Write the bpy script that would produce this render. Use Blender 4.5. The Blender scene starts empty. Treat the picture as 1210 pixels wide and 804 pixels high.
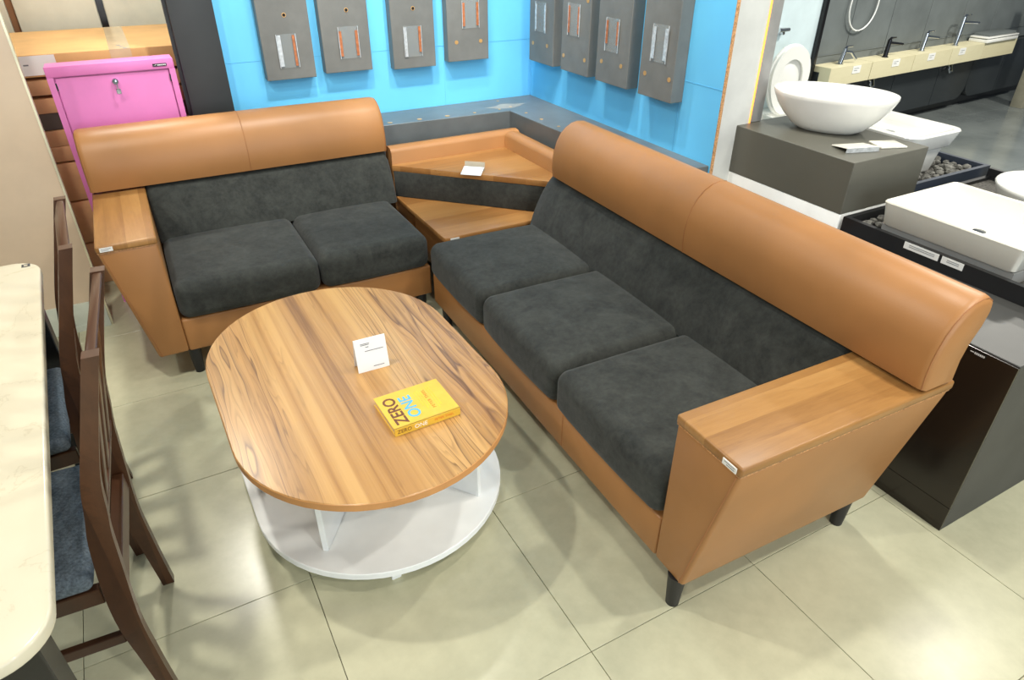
import bpy, bmesh, math, random
from mathutils import Vector, Matrix, noise as mnoise
random.seed(7)
C = bpy.context.scene.collection
S = bpy.context.scene

# ------------------------------------------------------------------ camera
cam_d = bpy.data.cameras.new('camera'); cam = bpy.data.objects.new('camera', cam_d); C.objects.link(cam)
cam_d.sensor_width = 36.0; cam_d.lens = 796.13 / 1210 * 36; cam_d.clip_start = 0.05; cam_d.clip_end = 100
YAW, PITCH, ROLL = 0.504543, 0.563990, 0.004079
cy, sy, cp, sp = math.cos(YAW), math.sin(YAW), math.cos(PITCH), math.sin(PITCH)
f_ = Vector((sy * cp, cy * cp, -sp)); r_ = Vector((cy, -sy, 0)); u_ = r_.cross(f_)
r2 = math.cos(ROLL) * r_ + math.sin(ROLL) * u_; u2 = -math.sin(ROLL) * r_ + math.cos(ROLL) * u_
cam.matrix_world = Matrix(((r2.x, u2.x, -f_.x, -0.716075), (r2.y, u2.y, -f_.y, -0.846479), (r2.z, u2.z, -f_.z, 1.681901), (0, 0, 0, 1)))
S.camera = cam
# ------------------------------------------------------------------ light
S.view_settings.view_transform = 'Standard'; S.view_settings.look = 'None'
S.view_settings.gamma = 1.0; S.view_settings.use_curve_mapping = False
S.view_settings.exposure = 0.17
w = bpy.data.worlds.new('world'); S.world = w; w.use_nodes = True
w.node_tree.nodes['Background'].inputs[0].default_value = (0.72, 0.86, 1.0, 1)
w.node_tree.nodes['Background'].inputs[1].default_value = 0.11
def lamp(x, y, z, power, size, col=(1.0, 0.965, 0.87), tgt=None):
    d = bpy.data.lights.new('ceiling_lamp', 'AREA'); d.shape = 'DISK'; d.size = size; d.energy = power; d.color = col
    o = bpy.data.objects.new('ceiling_lamp', d); C.objects.link(o); o.location = (x, y, z)
    if tgt: o.rotation_euler = (Vector(tgt) - Vector((x, y, z))).to_track_quat('-Z', 'Y').to_euler()
    return o
LAMPS = [(-1.05, 1.15, 2.9, 27, .10), (0.35, 1.9, 2.9, 8, .10), (0.2, -2.1, 2.9, 36, .14), (-2.1, -1.5, 2.9, 40, .14), (1.35, -0.9, 2.9, 28, .12), (1.25, 0.5, 2.9, 22, .12),
         (2.2, -0.6, 2.9, 16, .16), (3.3, 0.15, 2.8, 16, .3), (4.7, 1.5, 2.9, 85, .25), (6.6, 1.3, 2.9, 70, .25), (-0.7, 3.3, 2.8, 30, .2), (-2.0, 1.0, 2.9, 16, .12)]
for L in LAMPS: lamp(*L)
def track_spot(x, y, z, power, tgt, ang):
    d = bpy.data.lights.new('track_spot', 'SPOT'); d.energy = power; d.color = (1.0, 0.97, 0.9); d.spot_size = math.radians(ang); d.spot_blend = .4; d.shadow_soft_size = .05
    o = bpy.data.objects.new('track_spot', d); C.objects.link(o); o.location = (x, y, z)
    o.rotation_euler = (Vector(tgt) - Vector((x, y, z))).to_track_quat('-Z', 'Y').to_euler()
track_spot(0.05, 1.8, 2.9, 125, (0.15, 2.9, 1.3), 58); track_spot(0.85, 1.8, 2.9, 100, (0.95, 2.9, 1.35), 56)
track_spot(0.75, 2.15, 2.9, 95, (1.47, 2.35, 1.25), 56); track_spot(0.8, 1.45, 2.9, 95, (1.47, 1.6, 1.25), 56)
# daylight from the shop window on the camera's side of the room
d = bpy.data.lights.new('window_daylight', 'AREA'); d.shape = 'RECTANGLE'; d.size = 5.0; d.size_y = 2.3; d.energy = 135; d.color = (.82, .92, 1.0)
o = bpy.data.objects.new('window_daylight', d); C.objects.link(o); o.location = (.2, -5.0, 1.5); o.rotation_euler = (math.radians(90), 0, 0)

# ------------------------------------------------------------------ materials
def lin(c):
    return tuple(((v / 255) / 12.92 if v / 255 <= 0.04045 else ((v / 255 + 0.055) / 1.055) ** 2.4) for v in c) + (1.0,)
class NT:
    def __init__(s, name):
        s.m = bpy.data.materials.new(name); s.m.use_nodes = True; s.t = s.m.node_tree; s.b = s.t.nodes['Principled BSDF']
    def n(s, typ, **kw):
        x = s.t.nodes.new(typ)
        for k, v in kw.items():
            if k.startswith('i_'):
                k = k[2:]; k = int(k) if k.isdigit() else k.replace('_', ' ')
                x.inputs[k].default_value = v
            else: setattr(x, k, v)
        return x
    def l(s, a, b): s.t.links.new(a, b)
    def coord(s, kind='Object', scale=(1, 1, 1), rot=(0, 0, 0)):
        if kind == 'World': out = s.n('ShaderNodeNewGeometry').outputs['Position']
        else: out = s.n('ShaderNodeTexCoord').outputs[kind]
        m = s.n('ShaderNodeMapping'); m.inputs['Scale'].default_value = scale; m.inputs['Rotation'].default_value = rot
        s.l(out, m.inputs[0]); return m.outputs[0]
    def noise(s, co, scale, detail=4, rough=.55, dist=0):
        x = s.n('ShaderNodeTexNoise'); x.inputs['Scale'].default_value = scale; x.inputs['Detail'].default_value = detail
        x.inputs['Roughness'].default_value = rough; x.inputs['Distortion'].default_value = dist; s.l(co, x.inputs['Vector']); return x.outputs['Fac']
    def ramp(s, fac, stops, interp='LINEAR'):
        x = s.n('ShaderNodeValToRGB'); x.color_ramp.interpolation = interp; e = x.color_ramp.elements
        while len(e) < len(stops): e.new(.5)
        for el, (p, c) in zip(e, stops): el.position = p; el.color = lin(c) if len(c) == 3 else c
        s.l(fac, x.inputs[0]); return x.outputs[0]
    def math(s, op, a, b=None, c=None):
        x = s.n('ShaderNodeMath', operation=op)
        for i, v in enumerate((a, b, c)):
            if v is None: continue
            if isinstance(v, (int, float)): x.inputs[i].default_value = v
            else: s.l(v, x.inputs[i])
        return x.outputs[0]
    def mix(s, fac, a, b, mode='MIX'):
        x = s.n('ShaderNodeMix', data_type='RGBA', blend_type=mode)
        for i, v in ((0, fac), (6, a), (7, b)):
            if isinstance(v, (int, float)): x.inputs[i].default_value = v
            elif isinstance(v, tuple): x.inputs[i].default_value = lin(v) if len(v) == 3 else v
            else: s.l(v, x.inputs[i])
        return x.outputs[2]
    def bump(s, h, strength, dist=.01):
        x = s.n('ShaderNodeBump'); x.inputs['Strength'].default_value = strength; x.inputs['Distance'].default_value = dist
        s.l(h, x.inputs['Height']); s.l(x.outputs[0], s.b.inputs['Normal'])
    def base(s, v): 
        if isinstance(v, tuple): s.b.inputs['Base Color'].default_value = lin(v)
        else: s.l(v, s.b.inputs['Base Color'])
    def set(s, **kw):
        for k, v in kw.items(): s.b.inputs[k.replace('_', ' ')].default_value = v
        return s
def plain(name, col, rough=.5, metal=0, var=.06, vscale=8, bump=0, bscale=200, kind='Object', **kw):
    t = NT(name); t.set(Roughness=rough, Metallic=metal, **kw)
    co = t.coord(kind)
    n = t.noise(co, vscale, 5)
    a = tuple(max(0, c * (1 - var)) for c in col); b = tuple(min(255, c * (1 + var)) for c in col)
    t.base(t.ramp(n, [(.3, a), (.7, b)]))
    if bump: t.bump(t.noise(co, bscale, 3), bump, .003)
    return t.m
def leather(name, col):
    t = NT(name); t.set(Roughness=.42); co = t.coord()
    n = t.noise(co, 3, 3); t.base(t.ramp(n, [(.3, tuple(c * .94 for c in col)), (.7, tuple(min(255, c * 1.04) for c in col))]))
    v = t.n('ShaderNodeTexVoronoi'); v.inputs['Scale'].default_value = 420; t.l(co, v.inputs['Vector'])
    t.bump(v.outputs['Distance'], .12, .001); t.b.inputs['Specular IOR Level'].default_value = .45
    return t.m
def suede(name, dark, light):
    t = NT(name); t.set(Roughness=.92); co = t.coord()
    n = t.noise(co, 9, 7, .68, .6); n2 = t.noise(co, 45, 6, .7)
    k = t.math('ADD', t.math('MULTIPLY', n, .6), t.math('MULTIPLY', n2, .4))
    t.base(t.ramp(k, [(.36, dark), (.64, light)])); t.bump(t.noise(co, 500, 2), .25, .002)
    t.b.inputs['Sheen Weight'].default_value = .12; t.b.inputs['Specular IOR Level'].default_value = .2
    return t.m
def wood(name, tones, vein, plank=.06, axis=0, rough=.4, veins=.5, grain=90):
    """plank-wise tone variation, streaks along one object axis"""
    t = NT(name); t.set(Roughness=rough)
    tc = t.n('ShaderNodeTexCoord'); sx = t.n('ShaderNodeSeparateXYZ'); t.l(tc.outputs['Object'], sx.inputs[0])
    across = sx.outputs[1 - axis]
    idx = t.math('FLOOR', t.math('DIVIDE', across, plank))
    wn = t.n('ShaderNodeTexWhiteNoise', noise_dimensions='1D'); t.l(idx, wn.inputs['W'])
    sc = (1, 9, 4) if axis == 0 else (9, 1, 4)
    m = t.n('ShaderNodeMapping'); m.inputs['Scale'].default_value = sc; t.l(tc.outputs['Object'], m.inputs[0])
    off = t.n('ShaderNodeVectorMath', operation='ADD'); t.l(m.outputs[0], off.inputs[0])
    cm = t.n('ShaderNodeCombineXYZ'); t.l(t.math('MULTIPLY', wn.outputs[0], 37.0), cm.inputs[2]); t.l(cm.outputs[0], off.inputs[1])
    big = t.noise(off.outputs[0], .9, 5, .6, .8)
    fine = t.noise(off.outputs[0], grain / 9, 4, .7)
    k = t.math('ADD', t.math('ADD', t.math('MULTIPLY', big, .55), t.math('MULTIPLY', fine, .2)), t.math('MULTIPLY', wn.outputs[0], .34))
    col = t.ramp(k, [(.25, tones[0]), (.5, tones[1]), (.8, tones[2])])
    lines = t.math('FRACT', t.math('MULTIPLY', t.math('ADD', big, t.math('MULTIPLY', across, .8)), 9.0))
    vr = t.ramp(lines, [(0, (0, 0, 0, 1)), (.06, (1, 1, 1, 1)), (.30, (0, 0, 0, 1))])
    msk = t.ramp(t.noise(off.outputs[0], .55, 3), [(.45, (0, 0, 0, 1)), (.62, (1, 1, 1, 1))])
    fac = t.math('MULTIPLY', t.math('MULTIPLY', vr, msk), veins)
    t.base(t.mix(fac, col, vein)); t.bump(fine, .08, .001)
    return t.m
def emit(name, col, st):
    t = NT(name); t.set(Roughness=.4); t.base(col); t.b.inputs['Emission Color'].default_value = lin(col); t.b.inputs['Emission Strength'].default_value = st; return t.m
def glassy(name, col, alpha):
    t = NT(name); t.set(Roughness=.08, Alpha=alpha); t.base(col); return t.m

M = {}
M['leather'] = leather('tan_leather', (166, 116, 68))
M['suede'] = suede('charcoal_suede', (40, 42, 40), (66, 68, 64))
M['armwood'] = wood('honey_wood', ((128, 86, 44), (166, 120, 66), (200, 154, 94)), (112, 72, 36), .07, 0, .36, .3)
M['armwood_y'] = wood('honey_wood_lengthwise', ((128, 86, 44), (166, 120, 66), (200, 154, 94)), (112, 72, 36), .07, 1, .36, .3)
M['cornerwood'] = wood('corner_shelf_wood', ((132, 88, 46), (160, 112, 62), (180, 132, 78)), (106, 68, 34), .12, 0, .3, .3)
t = NT('walnut_laminate'); t.set(Roughness=.30)
co = t.coord(scale=(4.4, .27, 1)); big = t.noise(co, 1, 4, .55, .25)
co2 = t.coord(scale=(7.5, .55, 1)); mk = t.noise(co2, 1, 2, .5, .2)
co3 = t.coord(scale=(120, 2.0, 1)); fine = t.noise(co3, 1, 4, .6)
co4 = t.coord(scale=(17, .13, 1)); band = t.noise(co4, 1, 2, .6)
lines = t.math('FRACT', t.math('MULTIPLY', big, 19.0)); lines2 = t.math('FRACT', t.math('MULTIPLY', big, 57.0))
vr = t.ramp(lines, [(0, (1, 1, 1, 1)), (.07, (.45, .45, .45, 1)), (.32, (0, 0, 0, 1)), (.94, (0, 0, 0, 1)), (1, (1, 1, 1, 1))])
v2 = t.ramp(lines2, [(0, (.38, .38, .38, 1)), (.4, (0, 0, 0, 1)), (.9, (0, 0, 0, 1)), (1, (.38, .38, .38, 1))])
ms = t.ramp(mk, [(.44, (.05, .05, .05, 1)), (.58, (1, 1, 1, 1))])
k = t.math('ADD', t.math('MULTIPLY', band, .66), t.math('ADD', t.math('MULTIPLY', fine, .24), t.math('MULTIPLY', mk, .10)))
col = t.ramp(k, [(.36, (132, 90, 46)), (.45, (176, 130, 74)), (.60, (200, 156, 96))])
t.base(t.mix(t.math('MULTIPLY', t.math('MAXIMUM', vr, v2), t.math('MULTIPLY', ms, .78)), col, (84, 48, 24))); t.bump(fine, .05, .001); M['tablewood'] = t.m
M['tableedge'] = plain('table_edge_band', (196, 140, 84), .4)
M['white'] = plain('white_laminate', (240, 242, 240), .35, 0, .02)
M['blackleg'] = plain('black_leg', (30, 30, 32), .45)
M['stitch'] = plain('leather_seam', (160, 106, 62), .6)
M['sticker'] = plain('white_sticker', (236, 236, 232), .5, 0, .01)
M['ink'] = plain('grey_ink', (120, 124, 128), .6, 0, .02)
M['darkink'] = plain('dark_ink', (60, 60, 64), .6, 0, .02)
M['chairwood'] = wood('dark_stained_wood', ((46, 26, 15), (70, 43, 26), (96, 62, 38)), (30, 18, 11), .2, 1, .3, .3)
M['denim'] = plain('blue_grey_upholstery', (92, 102, 110), .9, 0, .22, 160, .35, 300)
M['marble'] = None
t = NT('cream_marble'); t.set(Roughness=.16); co = t.coord(scale=(1, 1, 1)); nn = t.noise(co, 2.2, 6, .6, 1.2)
ln = t.math('ABSOLUTE', t.math('SUBTRACT', nn, .5)); t.base(t.ramp(ln, [(0, (198, 189, 164)), (.006, (208, 200, 176)), (.2, (211, 203, 180))])); M['marble'] = t.m
M['pink'] = plain('pink_enamel', (222, 126, 190), .38, 0, .02)
M['pinkdark'] = plain('dark_gap', (70, 30, 45), .7)
M['chrome'] = plain('chrome', (215, 218, 222), .08, 1, .01)
M['blackchrome'] = plain('black_chrome', (45, 46, 50), .2, .6, .02)
M['black'] = plain('black_gloss', (20, 20, 22), .25)
M['logo'] = plain('logo_white', (225, 225, 225), .5, 0, .01)
M['carton'] = plain('kraft_carton', (205, 160, 104), .75, 0, .06, 5)
M['carton2'] = plain('brown_carton', (206, 160, 116), .75, 0, .1, 6)
M['tape'] = plain('clear_tape', (196, 172, 136), .25, 0, .05)
M['film'] = plain('plastic_film', (190, 186, 176), .2, 0, .1)
M['bluewall'] = plain('sky_blue_paint', (110, 204, 255), .55, 0, .02, 3)
M['chip'] = plain('chipboard_edge', (186, 140, 96), .85, 0, .25, 160)
M['seamblue'] = plain('blue_joint', (92, 180, 228), .6)
M['greyblock'] = plain('grey_laminate', (112, 112, 108), .5, 0, .05, 12)
M['ledge'] = plain('slate_grey_laminate', (96, 102, 104), .38, 0, .05, 10)
M['disc'] = plain('brass_disc', (205, 160, 100), .35, .3, .08)
M['hole'] = plain('dark_hole', (25, 22, 20), .9)
M['copper'] = plain('copper_strip', (176, 106, 66), .4, .1, .15, 60)
M['silver'] = plain('silver_strip', (200, 204, 206), .25, .3, .12, 60)
M['acrylic'] = glassy('clear_acrylic', (200, 210, 212), .12)
M['column'] = plain('charcoal_paint', (52, 54, 55), .5, 0, .06, 6)
M['cementwall'] = plain('pale_cement', (206, 208, 204), .6, 0, .06, 4)
M['greypost'] = plain('grey_metal_post', (150, 150, 148), .4)
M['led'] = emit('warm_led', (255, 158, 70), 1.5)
M['display'] = plain('warm_grey_laminate', (92, 91, 82), .42, 0, .03, 4)
M['ceramic'] = plain('white_ceramic', (238, 238, 233), .12, 0, .01)
M['ceramicw'] = plain('ivory_ceramic', (232, 229, 216), .2, 0, .01)
M['tray'] = plain('black_tray', (28, 29, 31), .4)
M['traynavy'] = plain('navy_tray', (50, 58, 72), .4)
M['blackcab'] = plain('black_brown_laminate', (34, 27, 22), .22)
M['greycab'] = plain('grey_cabinet_side', (62, 62, 60), .5, 0, .08, 5)
M['stone'] = plain('grey_stone', (98, 97, 92), .8, 0, .35, 60, .4, 120, 'World')
M['stonesheet'] = plain('gravel_bed', (70, 68, 64), .9, 0, .4, 90)
M['slate'] = plain('slate_wall_panel', (104, 110, 110), .42, 0, .07, 4)
M['slatedark'] = plain('dark_glossy_panel', (46, 50, 52), .25, 0, .06, 4)
M['oak'] = wood('pale_oak', ((206, 196, 158), (218, 210, 174), (228, 221, 188)), (190, 176, 138), .2, 0, .5, .2)
M['whitepanel'] = plain('white_glass_panel', (208, 224, 228), .2, 0, .02)
M['beigeboard'] = plain('beige_glossy_board', (208, 186, 160), .22, 0, .02)
M['skirt'] = plain('white_skirting', (205, 210, 196), .4)
M['trimmetal'] = plain('champagne_trim', (226, 220, 190), .3, .4)
M['cream'] = plain('cream_board', (222, 216, 196), .5, 0, .03)
M['brownstrip'] = plain('brown_strip', (140, 96, 62), .6)
M['book'] = plain('yellow_cover', (226, 182, 62), .45, 0, .03, 30)
M['pages'] = plain('page_block', (235, 205, 150), .8)
M['bookbrown'] = plain('brown_lettering', (110, 62, 30), .5)
M['bookblue'] = plain('blue_lettering', (92, 176, 214), .5)
M['bookwhite'] = plain('white_lettering', (250, 248, 240), .5)
M['bookred'] = plain('red_lettering', (214, 120, 40), .5)
M['bookorange'] = plain('amber_lettering', (240, 190, 52), .5)
M['papercard'] = plain('white_card', (242, 245, 246), .4, 0, .01)
M['greypaper'] = plain('grey_card', (186, 176, 156), .5)
M['grout'] = plain('grout', (132, 127, 108), .9, 0, .1, 20, 0, 0, 'World')
t = NT('beige_floor_tile'); t.set(Roughness=.24); co = t.coord('World'); n1 = t.noise(co, 1.6, 7, .62, .4); n2 = t.noise(co, 22, 5, .6)
oi = t.n('ShaderNodeObjectInfo')
k = t.math('ADD', t.math('ADD', t.math('MULTIPLY', n1, .7), t.math('MULTIPLY', n2, .25)), t.math('MULTIPLY', oi.outputs['Random'], .08))
t.base(t.ramp(k, [(.32, (170, 168, 142)), (.52, (188, 186, 158)), (.72, (203, 201, 172))])); t.bump(n2, .03, .002); M['tile'] = t.m
t = NT('grey_floor_tile'); t.set(Roughness=.16); co = t.coord('World'); n1 = t.noise(co, 2.2, 6)
t.base(t.ramp(n1, [(.3, (98, 104, 104)), (.7, (122, 128, 127))])); M['tilegrey'] = t.m

# ------------------------------------------------------------------ mesh helpers
def new(): return bmesh.new()
def join(*bms):
    out = new()
    for b in bms:
        me = bpy.data.meshes.new('tmp'); b.to_mesh(me); out.from_mesh(me); bpy.data.meshes.remove(me); b.free()
    return out
def bev(bm, r, seg=2):
    if r > 0: bmesh.ops.bevel(bm, geom=bm.edges[:], offset=r, offset_type='OFFSET', segments=seg, profile=.5, affect='EDGES', clamp_overlap=True)
    return bm
def hexa(p, r=0, seg=2):
    """p: 4 bottom corners then 4 top corners, same order"""
    bm = new(); v = [bm.verts.new(q) for q in p]
    for f in ((3, 2, 1, 0), (4, 5, 6, 7), (0, 1, 5, 4), (1, 2, 6, 5), (2, 3, 7, 6), (3, 0, 4, 7)): bm.faces.new([v[i] for i in f])
    bmesh.ops.recalc_face_normals(bm, faces=bm.faces); return bev(bm, r, seg)
def box(x0, x1, y0, y1, z0, z1, r=0, seg=2):
    return hexa([(x0, y0, z0), (x1, y0, z0), (x1, y1, z0), (x0, y1, z0), (x0, y0, z1), (x1, y0, z1), (x1, y1, z1), (x0, y1, z1)], r, seg)
def poly(pts, z0, z1, r=0, seg=2):
    bm = new(); a = [bm.verts.new((x, y, z0)) for x, y in pts]; b = [bm.verts.new((x, y, z1)) for x, y in pts]; n = len(pts)
    bm.faces.new(a[::-1]); bm.faces.new(b)
    for i in range(n): bm.faces.new((a[i], a[(i + 1) % n], b[(i + 1) % n], b[i]))
    bmesh.ops.recalc_face_normals(bm, faces=bm.faces)
    if r > 0:
        rim = [e for e in bm.edges if abs(e.verts[0].co.z - e.verts[1].co.z) < 1e-7]
        bmesh.ops.bevel(bm, geom=rim, offset=r, offset_type='OFFSET', segments=seg, profile=.5, affect='EDGES', clamp_overlap=True)
    return bm
def cyl(p0, p1, r0, r1=None, n=16, cap=True):
    r1 = r0 if r1 is None else r1; p0 = Vector(p0); p1 = Vector(p1); d = (p1 - p0)
    bm = new(); q = d.to_track_quat('Z', 'Y').to_matrix().to_4x4(); q.translation = (p0 + p1) / 2
    bmesh.ops.create_cone(bm, cap_ends=cap, segments=n, radius1=r0, radius2=r1, depth=d.length, matrix=q); return bm
def tube(pts, r, n=8):
    bm = new(); pts = [Vector(p) for p in pts]; rings = []
    up = Vector((0, 0, 1)) if abs((pts[1] - pts[0]).normalized().z) < .95 else Vector((1, 0, 0))
    for i, p in enumerate(pts):
        d = (pts[min(i + 1, len(pts) - 1)] - pts[max(i - 1, 0)]).normalized(); s = d.cross(up)
        if s.length < 1e-4: s = d.cross(Vector((0, 1, 0)))
        s.normalize(); t_ = s.cross(d)
        rr = r[i] if isinstance(r, (list, tuple)) else r
        rings.append([bm.verts.new(p + rr * (math.cos(2 * math.pi * k / n) * s + math.sin(2 * math.pi * k / n) * t_)) for k in range(n)])
    for a, b in zip(rings, rings[1:]):
        for k in range(n): bm.faces.new((a[k], a[(k + 1) % n], b[(k + 1) % n], b[k]))
    bm.faces.new(rings[0][::-1]); bm.faces.new(rings[-1])
    bmesh.ops.recalc_face_normals(bm, faces=bm.faces); return bm
def loft(rings, cap=True):
    bm = new(); vs = [[bm.verts.new(p) for p in r] for r in rings]; n = len(vs[0])
    for a, b in zip(vs, vs[1:]):
        for k in range(n): bm.faces.new((a[k], a[(k + 1) % n], b[(k + 1) % n], b[k]))
    if cap: bm.faces.new(vs[0][::-1]); bm.faces.new(vs[-1])
    bmesh.ops.recalc_face_normals(bm, faces=bm.faces); return bm
def cushion(lo, hi, r, crown=0, div=8, T=None, rs=4, belly=0):
    ax = []
    for a, b in zip(lo, hi):
        rr = min(r, (b - a) / 2 - 1e-4)
        ax.append([a + rr * k / rs for k in range(rs)] + [a + rr + (b - a - 2 * rr) * k / div for k in range(div + 1)] + [b - rr + rr * k / rs for k in range(1, rs + 1)])
    bm = new(); cache = {}
    c = [(a + b) / 2 for a, b in zip(lo, hi)]; h = [(b - a) / 2 for a, b in zip(lo, hi)]
    def vert(i, j, k):
        key = (i, j, k)
        if key in cache: return cache[key]
        p = Vector((ax[0][i], ax[1][j], ax[2][k])); q = Vector([min(max(p[m], lo[m] + min(r, h[m])), hi[m] - min(r, h[m])) for m in range(3)])
        d = p - q
        if d.length > 1e-9: p = q + d.normalized() * min(r, *h) 
        if crown:
            fx = 1 - ((p.x - c[0]) / h[0]) ** 2; fy = 1 - ((p.y - c[1]) / h[1]) ** 2
            s = (p.z - c[2]) / h[2]
            if s > 0: p.z += crown * max(0, fx) ** .6 * max(0, fy) ** .6 * s
        if belly:
            fy = 1 - ((p.y - c[1]) / h[1]) ** 2; s = (p.x - c[0]) / h[0]
            if s < 0: p.x += belly * s * max(0, fy) ** .6
        if T: p = Vector(T(*p))
        cache[key] = bm.verts.new(p); return cache[key]
    n = [len(a) - 1 for a in ax]
    for (u, v, wq) in ((0, 1, 2), (1, 2, 0), (2, 0, 1)):
        for side in (0, n[wq]):
            for i in range(n[u]):
                for j in range(n[v]):
                    f = []
                    for (a, b) in ((i, j), (i + 1, j), (i + 1, j + 1), (i, j + 1)):
                        idx = [0, 0, 0]; idx[u] = a; idx[v] = b; idx[wq] = side; f.append(vert(*idx))
                    bm.faces.new(f)
    bmesh.ops.recalc_face_normals(bm, faces=bm.faces); return bm
def obj(name, bm, m, parent=None, ang=35, loc=None):
    me = bpy.data.meshes.new(name); bm.to_mesh(me); bm.free()
    for p in me.polygons: p.use_smooth = True
    me.set_sharp_from_angle(angle=math.radians(ang))
    me.materials.append(M[m] if isinstance(m, str) else m)
    o = bpy.data.objects.new(name, me); C.objects.link(o)
    if parent is not None: o.parent = parent
    if loc is not None: o.location = loc
    return o
def tag(o, label, cat, group=None):
    o['label'] = label; o['category'] = cat
    if group: o['group'] = group
    return o
def thing(name, label, cat, loc=(0, 0, 0), rz=0, group=None):
    o = bpy.data.objects.new(name, None); C.objects.link(o); o.empty_display_size = .1
    o.location = loc; o.rotation_euler = (0, 0, rz); return tag(o, label, cat, group)
def struct(name, bm, m, parent=None):
    o = obj(name, bm, m, parent)
    if parent is None: o['kind'] = 'structure'
    return o
def copy_tree(o, parent=None):
    c = o.copy(); C.objects.link(c)
    if parent is not None: c.parent = parent
    for ch in list(o.children): copy_tree(ch, c)
    return c
def rrect(cx, cy_, hx, hy, r, n=8):
    out = []
    for (sx, sy_, a0) in ((1, -1, -90), (1, 1, 0), (-1, 1, 90), (-1, -1, 180)):
        for k in range(n + 1):
            a = math.radians(a0 + 90 * k / n); out.append((cx + sx * (hx - r) + r * math.cos(a), cy_ + sy_ * (hy - r) + r * math.sin(a)))
    return out
def text_bm(body, size, mat4, depth=.0006, spacing=1.0, bold=.0):
    cu = bpy.data.curves.new('txt', 'FONT'); cu.body = body; cu.size = size; cu.extrude = depth; cu.space_character = spacing; cu.align_x = 'CENTER'; cu.align_y = 'CENTER'
    cu.resolution_u = 3; cu.offset = bold
    o = bpy.data.objects.new('txt', cu); C.objects.link(o); bpy.context.view_layer.update()
    me = bpy.data.meshes.new_from_object(o.evaluated_get(bpy.context.evaluated_depsgraph_get()))
    bm = new(); bm.from_mesh(me); bm.transform(mat4)
    bpy.data.objects.remove(o); bpy.data.curves.remove(cu); bpy.data.meshes.remove(me); return bm
def frame(o, x, y):
    """4x4 with text x axis along x, text up along y, at o"""
    x = Vector(x).normalized(); y = Vector(y).normalized(); z = x.cross(y)
    return Matrix(((x.x, y.x, z.x, o[0]), (x.y, y.y, z.y, o[1]), (x.z, y.z, z.z, o[2]), (0, 0, 0, 1)))

# ------------------------------------------------------------------ floor
fl = struct('floor', box(-4.0, 3.0, -3.0, 4.2, -.05, -.006), 'grout')
TS = .6
me_t = None
def tiles(x_range, y_range, parent, m, z=0):
    first = None
    for i in x_range:
        for j in y_range:
            if first is None:
                first = obj('tile', box(-TS / 2 + .0010, TS / 2 - .0010, -TS / 2 + .0010, TS / 2 - .0010, -.008, 0, .0008, 1), m, parent); o = first
            else:
                o = first.copy(); C.objects.link(o)
            o.location = ((i + .5) * TS, (j + .5) * TS, z)
tiles(range(-5, 5), range(-4, 7), fl, 'tile')
ff = struct('floor_far', box(3.0, 10.2, -2.4, 4.2, -.05, -.006), 'grout')
tiles(range(5, 17), range(0, 7), ff, 'tilegrey')

# ------------------------------------------------------------------ blue display corner
wb = struct('wall_back', box(-.265, 1.66, 2.89, 3.02, 0, 2.7), 'bluewall')
obj('joint', box(-.265, 1.47, 2.8885, 2.8895, 1.0595, 1.0605), 'seamblue', wb)
obj('joint', box(.8995, .9005, 2.8885, 2.8895, .74, 2.7), 'seamblue', wb)
wr = struct('wall_right', box(1.488, 1.655, 1.3, 2.889, 0, 2.7), 'cementwall')
obj('blue_sheet', box(1.47, 1.4875, 1.302, 2.889, 0, 2.7), 'bluewall', wr)
obj('chipboard_edge', box(1.4705, 1.4872, 1.2985, 1.3018, .0, 2.7), 'chip', wr)
obj('joint', box(1.4688, 1.4698, 1.5575, 1.5590, .74, 2.7), 'seamblue', wr)
obj('joint', box(1.4688, 1.4698, 1.302, 2.889, 1.0595, 1.0605), 'seamblue', wr)
st = struct('trim_1', box(1.6645, 1.735, 1.302, 1.40, .9055, 2.7, .003), 'greypost')
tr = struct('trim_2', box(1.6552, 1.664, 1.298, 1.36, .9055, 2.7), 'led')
tc_ = struct('trim_3', box(-.46, -.268, 2.80, 3.02, 0, 2.7, .004), 'column')
obj('edge_batten', box(-.475, -.4605, 2.83, 2.86, 0, 2.7), 'column', tc_)

led = thing('display_ledge', 'slate grey L-shaped ledge below the blue walls, dotted with small brass discs', 'ledge', (0, 0, 0))
obj('ledge_body', poly([(-.26, 2.655), (1.163, 2.592), (1.213, 1.31), (1.468, 1.31), (1.468, 2.888), (-.26, 2.888)], 0, .74, .002, 1), 'ledge', led)
for (x, y, r) in [(.475, 2.665, .014), (.642, 2.66, .014), (.803, 2.652, .014), (.967, 2.645, .009), (1.212, 2.833, .008), (1.127, 2.65, .008), (1.213, 2.675, .008), (1.22, 2.507, .009), (1.225, 2.348, .009), (1.23, 2.18, .009)]:
    obj('brass_disc', cyl((x, y, .739), (x, y, .7415), r, r, 12), 'disc', led)
sm = [(1.20 + .11 * math.cos(a) * (1 + .25 * math.sin(5 * a)), 2.70 + .045 * math.sin(a) * (1 + .3 * math.cos(4 * a))) for a in [k * math.pi / 12 for k in range(24)]]
obj('glue_smear', poly(sm, .7395, .7404), plain('dried_glue', (138, 140, 136), .7), led)

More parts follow.
